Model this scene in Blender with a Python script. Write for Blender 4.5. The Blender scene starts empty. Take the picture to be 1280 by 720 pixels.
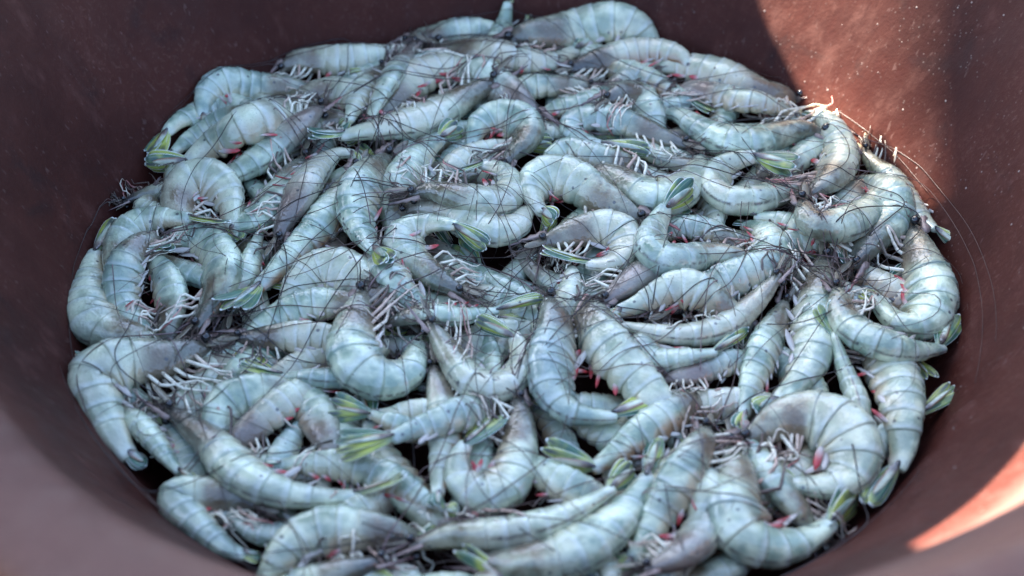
import bpy, math, random
import numpy as np
from mathutils import Matrix, Vector

# ------------------------------------------------------------------ camera
scene = bpy.context.scene
COL = scene.collection
CAM = np.array([0.004, -0.82, 0.754]); TGT = np.array([-0.004, -0.033, 0.0]); ROLL = 0.018
fw = TGT - CAM; fw /= np.linalg.norm(fw)
rt = np.cross(fw, [0, 0, 1.0]); rt /= np.linalg.norm(rt); up = np.cross(rt, fw)
rt, up = math.cos(ROLL) * rt + math.sin(ROLL) * up, -math.sin(ROLL) * rt + math.cos(ROLL) * up
cd = bpy.data.cameras.new('camera'); cam = bpy.data.objects.new('camera', cd); COL.objects.link(cam)
m = Matrix.Identity(4)
for i in range(3):
    m[i][0] = rt[i]; m[i][1] = up[i]; m[i][2] = -fw[i]; m[i][3] = CAM[i]
cam.matrix_world = m
cd.sensor_fit = 'HORIZONTAL'; cd.angle = math.radians(38); cd.clip_start = 0.02; cd.clip_end = 200
cd.dof.use_dof = True; cd.dof.focus_distance = 1.13; cd.dof.aperture_fstop = 3.6
scene.camera = cam

# ------------------------------------------------------------------ sky and sun
SUN = Vector((-0.45, 0.55, 0.70)).normalized()
wd = bpy.data.worlds.new('World'); scene.world = wd; wd.use_nodes = True
nt = wd.node_tree; nt.nodes.clear()
sky = nt.nodes.new('ShaderNodeTexSky'); sky.sky_type = 'NISHITA'; sky.sun_disc = False
sky.sun_elevation = math.asin(SUN.z); sky.sun_rotation = math.atan2(SUN.x, SUN.y)
sky.air_density = 1.0; sky.dust_density = 1.0
bg = nt.nodes.new('ShaderNodeBackground'); bg.inputs[1].default_value = 0.06
wo = nt.nodes.new('ShaderNodeOutputWorld')
nt.links.new(sky.outputs[0], bg.inputs[0]); nt.links.new(bg.outputs[0], wo.inputs[0])
sl = bpy.data.lights.new('sun', 'SUN'); sl.energy = 5.0; sl.angle = math.radians(0.4); sl.color = (1.0, 0.90, 0.76)
so = bpy.data.objects.new('sun', sl); COL.objects.link(so); so.rotation_euler = SUN.to_track_quat('Z', 'Y').to_euler()
vs = scene.view_settings
vs.view_transform = 'Standard'; vs.look = 'None'; vs.gamma = 1.0; vs.use_curve_mapping = False
vs.exposure = 3.75
scene.render.engine = 'CYCLES'
scene.cycles.use_denoising = True
scene.cycles.max_bounces = 5
scene.cycles.diffuse_bounces = 3
scene.cycles.glossy_bounces = 2
scene.cycles.sample_clamp_indirect = 4.0

# ------------------------------------------------------------------ materials
class NT:
    def __init__(s, name):
        s.m = bpy.data.materials.new(name); s.m.use_nodes = True
        s.t = s.m.node_tree; s.t.nodes.clear()
        s.out = s.n('ShaderNodeOutputMaterial'); s.b = s.n('ShaderNodeBsdfPrincipled')
        s.t.links.new(s.b.outputs[0], s.out.inputs[0])
    def n(s, t, **k):
        x = s.t.nodes.new(t)
        for a, v in k.items(): setattr(x, a, v)
        return x
    def put(s, sock, v):
        if isinstance(v, bpy.types.NodeSocket): s.t.links.new(v, sock)
        elif isinstance(v, tuple) and len(v) == 3 and sock.type == 'RGBA': sock.default_value = (*v, 1)
        else: sock.default_value = v
    def math(s, op, a, b=0.0, c=0.0, clamp=False):
        x = s.n('ShaderNodeMath', operation=op, use_clamp=clamp)
        for i, v in enumerate((a, b, c)): s.put(x.inputs[i], v)
        return x.outputs[0]
    def ramp(s, v, a, b, lo=0.0, hi=1.0):
        x = s.n('ShaderNodeMapRange', interpolation_type='SMOOTHSTEP')
        s.put(x.inputs[0], v)
        for i, q in enumerate((a, b, lo, hi)): s.put(x.inputs[i + 1], q)
        return x.outputs[0]
    def mix(s, f, a, b, bt='MIX'):
        x = s.n('ShaderNodeMix', data_type='RGBA', blend_type=bt)
        s.put(x.inputs[0], f); s.put(x.inputs[6], a); s.put(x.inputs[7], b)
        return x.outputs[2]
    def noise(s, sc, det=3.0, vec=None, rough=0.55, dist=0.0):
        x = s.n('ShaderNodeTexNoise'); s.put(x.inputs['Scale'], sc); s.put(x.inputs['Detail'], det)
        s.put(x.inputs['Roughness'], rough); s.put(x.inputs['Distortion'], dist)
        if vec is not None: s.put(x.inputs['Vector'], vec)
        return x.outputs[0]
    def voro(s, sc, vec=None, rnd=1.0):
        x = s.n('ShaderNodeTexVoronoi'); s.put(x.inputs['Scale'], sc); s.put(x.inputs['Randomness'], rnd)
        if vec is not None: s.put(x.inputs['Vector'], vec)
        return x.outputs['Distance'], x.outputs['Color']
    def pos(s): return s.n('ShaderNodeNewGeometry').outputs['Position']
    def sep(s, v):
        x = s.n('ShaderNodeSeparateXYZ'); s.put(x.inputs[0], v); return x.outputs
    def attr(s, name='sv'):
        return s.sep(s.n('ShaderNodeAttribute', attribute_name=name).outputs['Vector'])
    def bump(s, h, st=0.3, d=0.001):
        x = s.n('ShaderNodeBump'); s.put(x.inputs['Strength'], st); s.put(x.inputs['Distance'], d); s.put(x.inputs['Height'], h)
        s.t.links.new(x.outputs[0], s.b.inputs['Normal']); s.t.links.new(x.outputs[0], s.b.inputs['Coat Normal'])
    def set(s, **k):
        for a, v in k.items(): s.put(s.b.inputs[a.replace('_', ' ')], v)

MAT = {}
def shell_material():
    k = NT('shrimp_shell'); P = k.pos(); t, a, u = k.attr()[:]
    oi = k.n('ShaderNodeObjectInfo'); oc = k.n('ShaderNodeSeparateColor'); k.put(oc.inputs[0], oi.outputs['Color'])
    dark, mauve, belly = oc.outputs[:3]; rnd = oi.outputs['Random']
    n1 = k.noise(55, 2, P); n2 = k.noise(140, 3, P, 0.65); n3 = k.noise(420, 1, P)
    n0 = k.noise(26, 3, P)
    c = k.mix(k.ramp(n1, 0.35, 0.65), (0.22, 0.31, 0.225), (0.65, 0.72, 0.505))
    c = k.mix(k.math('MULTIPLY', k.ramp(n0, 0.45, 0.7), 0.6), c, (0.19, 0.25, 0.23))
    c = k.mix(k.math('MULTIPLY', k.ramp(rnd, 0.45, 1.0), k.ramp(n0, 0.3, 0.6, 0.25, 0.75)), c, (0.60, 0.55, 0.39))
    c = k.mix(k.ramp(rnd, 0.3, 0.0, 0.0, 0.45), c, (0.20, 0.28, 0.27))
    # yellow-green flesh showing through in places, cream belly
    c = k.mix(k.math('MULTIPLY', k.ramp(n2, 0.5, 0.72), 0.38), c, (0.33, 0.42, 0.25))
    bm = k.ramp(a, 0.0, -0.9)
    c = k.mix(k.math('MULTIPLY', bm, k.ramp(n1, 0.35, 0.6, 0.15, 0.75)), c, (0.50, 0.42, 0.26))
    c = k.mix(k.math('MULTIPLY', k.math('MULTIPLY', bm, belly), k.ramp(n1, 0.3, 0.55)), c, (0.26, 0.13, 0.06))
    # head shield: greyer, mauve, brown organs showing through
    hm = k.ramp(t, 0.41, 0.27)
    c = k.mix(k.math('MULTIPLY', hm, k.ramp(n2, 0.3, 0.65, 0.95, 0.45)), c, k.mix(k.ramp(n1, 0.4, 0.6), (0.12, 0.105, 0.055), (0.30, 0.28, 0.18)))
    organ = k.math('MULTIPLY', k.ramp(k.math('ABSOLUTE', k.math('SUBTRACT', t, 0.24)), 0.11, 0.02), k.ramp(k.math('ADD', a, k.math('MULTIPLY', n2, 0.8)), 1.1, 0.4))
    c = k.mix(k.math('MULTIPLY', organ, 0.75), c, (0.13, 0.085, 0.045))
    front = k.ramp(t, 0.18, 0.02)
    c = k.mix(k.math('MULTIPLY', front, 0.7), c, (0.10, 0.08, 0.06))
    c = k.mix(k.math('MULTIPLY', mauve, k.ramp(t, 0.55, 0.2, 0.1, 0.6)), c, (0.27, 0.20, 0.18))
    dk = k.math('MULTIPLY', dark, k.math('MULTIPLY', k.ramp(t, 0.40, 0.05), k.ramp(n2, 0.25, 0.6, 0.6, 1.0)))
    c = k.mix(dk, c, (0.022, 0.02, 0.022))
    # pale band on each ring, dark seam between rings
    ab = k.ramp(t, 0.355, 0.365)
    seam = k.math('MULTIPLY', ab, k.math('ADD', k.ramp(u, 0.07, 0.0), k.ramp(u, 0.955, 1.0), clamp=True))
    c = k.mix(k.math('MULTIPLY', seam, k.ramp(n2, 0.42, 0.7, 0.0, 0.15)), c, (0.20, 0.23, 0.22))
    band = k.math('MULTIPLY', ab, k.math('MULTIPLY', k.ramp(u, 0.6, 0.88), k.ramp(u, 0.97, 0.9)))
    c = k.mix(k.math('MULTIPLY', band, 0.3), c, (0.62, 0.68, 0.66))
    # gut line along the back
    gut = k.math('MULTIPLY', k.math('MULTIPLY', ab, k.ramp(a, 0.975, 0.998)), k.ramp(n2, 0.35, 0.6))
    c = k.mix(k.math('MULTIPLY', gut, 0.85), c, (0.09, 0.08, 0.07))
    # pigment dots
    d, cc = k.voro(700, P); sc = k.n('ShaderNodeSeparateColor'); k.put(sc.inputs[0], cc)
    dots = k.math('MULTIPLY', k.ramp(d, 0.30, 0.12), k.ramp(sc.outputs[0], 0.45, 0.6))
    c = k.mix(k.math('MULTIPLY', dots, k.math('MULTIPLY', k.ramp(n1, 0.35, 0.65), 0.6)), c, (0.12, 0.13, 0.13))
    d2, cc2 = k.voro(95, P); sc2 = k.n('ShaderNodeSeparateColor'); k.put(sc2.inputs[0], cc2)
    spots = k.math('MULTIPLY', k.ramp(k.math('ADD', d2, k.math('MULTIPLY', n3, 0.08)), 0.20, 0.13), k.ramp(sc2.outputs[1], 0.66, 0.7))
    c = k.mix(k.math('MULTIPLY', spots, 0.8), c, (0.045, 0.05, 0.06))
    k.set(Base_Color=c, Roughness=k.ramp(n2, 0.25, 0.75, 0.10, 0.30), Specular_IOR_Level=0.5,           Coat_Weight=0.8, Coat_Roughness=0.05)
    k.bump(k.math('ADD', n2, k.math('MULTIPLY', n3, 0.5)), 0.5, 0.0016)
    MAT['shell'] = k.m
def fan_material():
    k = NT('tail_fan'); P = k.pos(); u, v, q = k.attr()[:]
    oi = k.n('ShaderNodeObjectInfo'); rnd = oi.outputs['Random']
    n1 = k.noise(160, 3, P); n2 = k.noise(60, 2, P)
    c = k.mix(k.ramp(k.math('ADD', n2, k.math('MULTIPLY', k.math('SUBTRACT', rnd, 0.5), 0.35)), 0.35, 0.65), (0.045, 0.14, 0.09), (0.36, 0.41, 0.07))
    c = k.mix(k.math('MULTIPLY', k.ramp(u, 0.3, 0.0), 0.6), c, (0.36, 0.42, 0.33))
    av = k.math('ABSOLUTE', v)
    c = k.mix(k.math('MULTIPLY', k.math('MULTIPLY', k.ramp(av, 0.85, 0.25), k.ramp(u, 0.45, 0.85)), k.ramp(k.math('ADD', rnd, n1), 0.7, 1.2, 0.3, 0.95)), c, (0.035, 0.05, 0.055))
    st = k.math('ABSOLUTE', k.math('SUBTRACT', av, 0.42))
    c = k.mix(k.math('MULTIPLY', k.ramp(st, 0.10, 0.03), 0.25), c, (0.48, 0.52, 0.28))
    rim = k.math('MAXIMUM', k.ramp(av, 0.86, 0.97), k.ramp(u, 0.95, 0.99))
    c = k.mix(k.math('MULTIPLY', rim, k.ramp(u, 0.05, 0.35, 0.3, 1.0)), c, (0.78, 0.80, 0.74))
    k.set(Base_Color=c, Roughness=0.3, Specular_IOR_Level=0.6)
    k.bump(n1, 0.4, 0.0008); MAT['fan'] = k.m
def leg_material():
    k = NT('leg_shell'); P = k.pos(); u, v, q = k.attr()[:]; rnd = k.n('ShaderNodeObjectInfo').outputs['Random']
    n = k.noise(200, 2, P)
    c = k.mix(k.ramp(rnd, 0.5, 0.9), (0.84, 0.79, 0.62), (0.55, 0.38, 0.29))
    c = k.mix(k.math('MULTIPLY', k.ramp(n, 0.45, 0.7), 0.6), c, (0.26, 0.20, 0.16))
    c = k.mix(k.math('MULTIPLY', k.ramp(rnd, 0.30, 0.26), k.ramp(rnd, 0.12, 0.16)), c, (0.10, 0.07, 0.055))
    c = k.mix(k.math('MULTIPLY', k.math('MULTIPLY', k.ramp(rnd, 0.82, 0.9), k.ramp(u, 0.3, 0.9)), 0.8), c, (0.40, 0.07, 0.08))
    k.set(Base_Color=c, Roughness=0.35, Specular_IOR_Level=0.6); MAT['leg'] = k.m
def swim_material():
    k = NT('swimmeret'); P = k.pos(); u, v, q = k.attr()[:]; oi = k.n('ShaderNodeObjectInfo'); rnd = oi.outputs['Random']
    oc = k.n('ShaderNodeSeparateColor'); k.put(oc.inputs[0], oi.outputs['Color'])
    c = k.mix(k.noise(150, 2, P), (0.50, 0.50, 0.42), (0.46, 0.38, 0.36))
    redf = k.math('MAXIMUM', k.ramp(rnd, 0.78, 0.86), k.ramp(oc.outputs[0], 0.4, 0.6))
    c = k.mix(k.math('MULTIPLY', redf, k.ramp(u, 0.15, 0.75)), c, (0.42, 0.035, 0.04))
    k.set(Base_Color=c, Roughness=0.3, Specular_IOR_Level=0.6); MAT['swim'] = k.m
def feeler_material():
    k = NT('feeler'); P = k.pos(); u, v, q = k.attr()[:]; rnd = k.n('ShaderNodeObjectInfo').outputs['Random']
    c = k.mix(k.ramp(rnd, 0.3, 0.9), (0.018, 0.012, 0.011), (0.07, 0.036, 0.028))
    c = k.mix(k.math('MULTIPLY', k.ramp(u, 0.2, 0.0), k.ramp(rnd, 0.4, 0.6, 0.0, 0.7)), c, (0.33, 0.23, 0.23))
    k.set(Base_Color=c, Roughness=0.4); MAT['feeler'] = k.m
    k = NT('bristle'); u, v, q = k.attr()[:]
    c = k.mix(k.noise(300, 2, k.pos()), (0.022, 0.015, 0.012), (0.16, 0.11, 0.085)); k.set(Base_Color=c, Roughness=0.4); MAT['bristle'] = k.m
    k = NT('eye'); k.set(Base_Color=(0.008, 0.008, 0.010), Roughness=0.12, Coat_Weight=0.5); MAT['eye'] = k.m
    k = NT('rostrum'); u, v, q = k.attr()[:]
    c = k.mix(k.ramp(u, 0.2, 1.0), (0.30, 0.22, 0.19), k.mix(k.ramp(k.n('ShaderNodeObjectInfo').outputs['Random'], 0.5, 0.8), (0.10, 0.075, 0.08), (0.35, 0.12, 0.11)))
    k.set(Base_Color=c, Roughness=0.35); MAT['rostrum'] = k.m
    k = NT('antennal_scale'); u, v, q = k.attr()[:]; av = k.math('ABSOLUTE', v)
    c = k.mix(k.noise(120, 2, k.pos()), (0.07, 0.058, 0.042), (0.26, 0.23, 0.16)); c = k.mix(k.ramp(av, 0.8, 0.95), c, (0.36, 0.31, 0.23))
    k.set(Base_Color=c, Roughness=0.3); MAT['scale'] = k.m
def tub_material():
    k = NT('tub_plastic'); P = k.pos(); s = k.sep(P)
    # streaks run up the wall: stretch the pattern along z
    mp = k.n('ShaderNodeMapping'); mp.inputs['Scale'].default_value = (1, 1, 0.22); k.put(mp.inputs[0], P); V = mp.outputs[0]
    n1 = k.noise(9, 5, P, 0.6); n2 = k.noise(45, 5, V, 0.65); n3 = k.noise(260, 3, P, 0.6); n4 = k.noise(22, 4, P, 0.6, 0.6)
    c = k.mix(k.ramp(n1, 0.3, 0.7), (0.031, 0.0066, 0.0044), (0.056, 0.0140, 0.0092))
    c = k.mix(k.math('MULTIPLY', k.ramp(n2, 0.5, 0.75), 0.45), c, (0.105, 0.044, 0.035))
    c = k.mix(k.math('MULTIPLY', k.ramp(n4, 0.55, 0.75), 0.6), c, (0.022, 0.008, 0.007))
    # chalky bloom, scuffs and dried splashes
    c = k.mix(k.math('MULTIPLY', k.math('MULTIPLY', k.ramp(n3, 0.5, 0.75), k.ramp(n1, 0.45, 0.7)), 0.30), c, (0.15, 0.075, 0.055))
    mp2 = k.n('ShaderNodeMapping'); mp2.inputs['Scale'].default_value = (1, 1, 0.06); mp2.inputs['Rotation'].default_value = (0.5, 0.35, 0.3); k.put(mp2.inputs[0], P)
    sc = k.noise(230, 2, mp2.outputs[0])
    c = k.mix(k.math('MULTIPLY', k.ramp(sc, 0.64, 0.74), 0.22), c, (0.18, 0.11, 0.095))
    side = k.ramp(s[0], -0.1, 0.3, 0.12, 1.0)
    d, cc = k.voro(120, P); q = k.n('ShaderNodeSeparateColor'); k.put(q.inputs[0], cc)
    sp = k.math('MULTIPLY', k.ramp(k.math('ADD', d, k.math('MULTIPLY', n3, 0.15)), 0.22, 0.14), k.ramp(q.outputs[0], 0.84, 0.88))
    d2, cc2 = k.voro(330, P); q2 = k.n('ShaderNodeSeparateColor'); k.put(q2.inputs[0], cc2)
    sp2 = k.math('MULTIPLY', k.ramp(d2, 0.34, 0.2), k.ramp(q2.outputs[0], 0.74, 0.8))
    patch = k.ramp(n4, 0.42, 0.62)
    spk = k.math('MULTIPLY', k.math('MAXIMUM', sp, k.math('MULTIPLY', sp2, k.math('MULTIPLY', patch, 0.3))), side)
    c = k.mix(k.math('MULTIPLY', spk, 0.5), c, (0.38, 0.32, 0.29))
    worn_sunlit = k.math('MULTIPLY', k.ramp(k.math('ADD', s[2], k.math('MULTIPLY', k.math('SUBTRACT', n4, 0.5), 0.04)), 0.100, 0.14), k.ramp(s[1], 0.0, -0.12, 0.0, 0.6))
    c = k.mix(worn_sunlit, c, (0.150, 0.082, 0.068))  # paler near rim: some wear, some sun brightness put into the colour
    k.set(Base_Color=c, Roughness=k.ramp(n2, 0.3, 0.7, 0.5, 0.7), Specular_IOR_Level=0.15)
    k.bump(k.math('ADD', k.math('MULTIPLY', n3, 0.5), k.math('ADD', n2, k.math('MULTIPLY', spk, 0.8))), 0.45, 0.0015)
    MAT['tub'] = k.m
    k = NT('ground_sand'); n = k.noise(14, 6, k.pos()); k.set(Base_Color=k.mix(n, (0.035, 0.03, 0.028), (0.09, 0.075, 0.065)), Roughness=0.9); MAT['ground'] = k.m
    k = NT('blocker_sheet'); n = k.noise(30, 4, k.pos()); k.set(Base_Color=k.mix(n, (0.10, 0.13, 0.17), (0.15, 0.18, 0.22)), Roughness=0.9); MAT['blocker'] = k.m  # last material: surface of the unseen sun blockers added above the tub
shell_material(); fan_material(); leg_material(); swim_material(); feeler_material(); tub_material()

# ------------------------------------------------------------------ mesh helpers
def mesh_object(name, V, F, mat, sv=None, parent=None, loc=None, smooth=True):
    me = bpy.data.meshes.new(name)
    V = np.asarray(V, float)
    if loc is not None: V = V - np.asarray(loc)
    me.from_pydata(V.tolist(), [], F)
    if smooth: me.polygons.foreach_set('use_smooth', np.ones(len(me.polygons), bool))
    if sv is not None:
        at = me.attributes.new('sv', 'FLOAT_VECTOR', 'POINT'); at.data.foreach_set('vector', np.asarray(sv, np.float32).ravel())
    me.materials.append(MAT[mat]); me.update()
    o = bpy.data.objects.new(name, me); COL.objects.link(o)
    if parent is not None: o.parent = parent
    elif loc is not None: o.location = tuple(loc)
    return o
def grid_faces(n, k, closed=True, off=0):
    F = []
    kk = k if closed else k - 1
    for i in range(n - 1):
        for j in range(kk):
            j2 = (j + 1) % k
            F.append((off + i * k + j, off + i * k + j2, off + (i + 1) * k + j2, off + (i + 1) * k + j))
    return F
def nrm(v):
    v = np.asarray(v, float); l = np.linalg.norm(v, axis=-1, keepdims=True); return v / np.maximum(l, 1e-9)
def spline(P, n):
    P = np.asarray(P, float)
    d = np.r_[0, np.cumsum(np.sqrt(np.maximum(np.linalg.norm(np.diff(P, axis=0), axis=1), 1e-7)))]
    mm = np.gradient(P, d, axis=0); t = np.linspace(0, d[-1], 160)
    i = np.clip(np.searchsorted(d, t, side='right') - 1, 0, len(d) - 2)
    h = d[i + 1] - d[i]; s = ((t - d[i]) / h)[:, None]; h = h[:, None]
    q = (2*s**3 - 3*s**2 + 1) * P[i] + (s**3 - 2*s**2 + s) * h * mm[i] + (-2*s**3 + 3*s**2) * P[i+1] + (s**3 - s**2) * h * mm[i+1]
    L = np.r_[0, np.cumsum(np.linalg.norm(np.diff(q, axis=0), axis=1))]
    tt = np.asarray(n) * L[-1] if np.ndim(n) else np.linspace(0, L[-1], n)
    return np.stack([np.interp(tt, L, q[:, c]) for c in range(3)], 1), L[-1]
def tube(P, rad, k=5):
    """tapered tube along the points P: vertices, faces, (u, v, 0)"""
    P = np.asarray(P, float); n = len(P); rad = np.broadcast_to(rad, n)
    T = nrm(np.gradient(P, axis=0)); ref = np.array([0.13, 0.21, 0.97])
    A = nrm(np.cross(T, ref)); B = np.cross(T, A)
    an = 2 * np.pi * np.arange(k) / k
    V = P[:, None] + rad[:, None, None] * (np.cos(an)[None, :, None] * A[:, None] + np.sin(an)[None, :, None] * B[:, None])
    sv = np.zeros((n, k, 3)); sv[..., 0] = np.linspace(0, 1, n)[:, None]; sv[..., 1] = an[None] / 6.2832
    F = grid_faces(n, k) + [tuple(range(k))[::-1], tuple(range((n - 1) * k, n * k))]
    return V.reshape(-1, 3), F, sv.reshape(-1, 3)
def leaf(base, d, side, nor, length, width, curl=0.0, shape=0.55, n=9, thick=0.0007):
    """a flat rounded blade with a raised middle rib and real thickness"""
    d, side, nor = nrm(d), nrm(side), nrm(nor)
    u = np.linspace(0, 1, n); k = 5; vv = np.linspace(-1, 1, k)
    wv = width * np.where(u < shape, 0.34 + 0.66 * np.sin(u / shape * np.pi / 2), np.sqrt(np.maximum(1 - ((u - shape) / (1.001 - shape)) ** 2.4, 0.0)))
    wv[-1] = width * 0.18
    C = base + np.outer(u * length, d) + np.outer(curl * length * u ** 2, nor)
    V = []; S = []
    for sgn in (1, -1):
        for i in range(n):
            for q in vv:
                th = thick * (1.0 - 0.75 * abs(q)) * (1 - 0.6 * u[i]) * sgn + 0.10 * width * (1 - q * q) * (1 - 0.5 * u[i])
                V.append(C[i] + side * wv[i] * q + nor * th); S.append((u[i], q, 0))
    F = grid_faces(n, k, False)
    F2 = [tuple(reversed([x + n * k for x in f])) for f in F]
    E = []
    for i in range(n - 1):
        for j in (0, k - 1):
            a, b = i * k + j, (i + 1) * k + j
            E.append((a, b, b + n * k, a + n * k) if j == 0 else (b, a, a + n * k, b + n * k))
    for j in range(k - 1):
        for i in (0, n - 1):
            a, b = i * k + j, i * k + j + 1
            E.append((a, b, b + n * k, a + n * k))
    return np.array(V), F + F2 + E, np.array(S)
def ball(c, r, sx=(1, 1, 1), k=8, n=6):
    V = []; F = []
    for i in range(n + 1):
        th = np.pi * i / n
        for j in range(k):
            ph = 2 * np.pi * j / k
            V.append(np.asarray(c) + r * np.array([math.sin(th) * math.cos(ph) * sx[0], math.sin(th) * math.sin(ph) * sx[1], math.cos(th) * sx[2]]))
    return np.array(V), grid_faces(n + 1, k), np.zeros((len(V), 3))
def lathe(prof, seg, wob=None, lift=None):
    V = []
    if not lift: lift = lambda a, r, z: (r, z)
    for r0, z0 in prof:
        for j in range(seg):
            a = 2 * math.pi * j / seg
            r, z = lift(a, r0, z0)
            q = r * (1 + (wob(a, z) if wob else 0)); V.append((q * math.cos(a), q * math.sin(a), z))
    return V, grid_faces(len(prof), seg)
def tag(o, label=None, cat=None, group=None, kind=None):
    for a, v in (('label', label), ('category', cat), ('group', group), ('kind', kind)):
        if v: o[a] = v
    return o

# ------------------------------------------------------------------ ground, tub, shade
GZ = -0.20
g = mesh_object('ground', [(-30, -30, GZ), (30, -30, GZ), (30, 30, GZ), (-30, 30, GZ)], [(0, 1, 2, 3)], 'ground', smooth=False)
tag(g, 'dark sandy ground under the tub', kind='structure')
def wall_r(z): return 0.33 + 0.55 * z
wob = lambda a, z: 0.004 * math.sin(3 * a + 1.1) + 0.003 * math.sin(7 * a + 20 * z) + 0.002 * math.sin(13 * a - 9 * z)
def lip_z(a): return 0.168 + 0.1 * max(0.0, -math.sin(a)) * math.cos(a)      # the worn rim is warped: higher on one side
def flare(a): d = math.atan2(math.sin(a + 0.87), math.cos(a + 0.87)); return 0.028 * math.exp(-(d / 0.42) ** 2)
def lift_wall(a, r, z):
    if z < 0: return r, z
    zz = z / 0.128 * lip_z(a); return wall_r(zz) + flare(a) * zz / 0.2, zz
def lift_rim(a, r, z): return r + wall_r(lip_z(a)) - wall_r(0.128) + flare(a) * lip_z(a) / 0.2, z + lip_z(a) - 0.128
def lift_out(a, r, z):
    f = max(0.0, (z + 0.198) / 0.295); return r + f * (wall_r(lip_z(a)) - wall_r(0.128) + flare(a) * lip_z(a) / 0.2), z + f * (lip_z(a) - 0.128)
ip = [(0.001, -0.17), (0.15, -0.17), (0.226, -0.165), (0.236, -0.155)] + [(wall_r(z), z) for z in np.r_[np.linspace(-0.14, -0.01, 10), np.linspace(0, 0.128, 14)]]
V, F = lathe(ip, 160, wob, lift_wall)
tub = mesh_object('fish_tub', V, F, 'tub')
tag(tub, 'round reddish brown plastic tub holding the shrimp, scuffed and speckled inside', 'tub')
rp = [(wall_r(0.128), 0.128), (0.4045, 0.1325), (0.411, 0.1362), (0.420, 0.1388), (0.430, 0.1398), (0.442, 0.139), (0.452, 0.136), (0.460, 0.130), (0.463, 0.121), (0.461, 0.106), (0.455, 0.098), (0.449, 0.097)]
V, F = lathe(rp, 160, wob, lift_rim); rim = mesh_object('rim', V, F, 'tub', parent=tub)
V, F = lathe([(0.449, 0.097), (0.44, 0.09), (0.395, 0.0), (0.33, -0.12), (0.275, -0.19), (0.26, -0.198), (0.001, -0.198)], 96, wob, lift_out)
mesh_object('outer_wall', V, F, 'tub', parent=tub)
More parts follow.
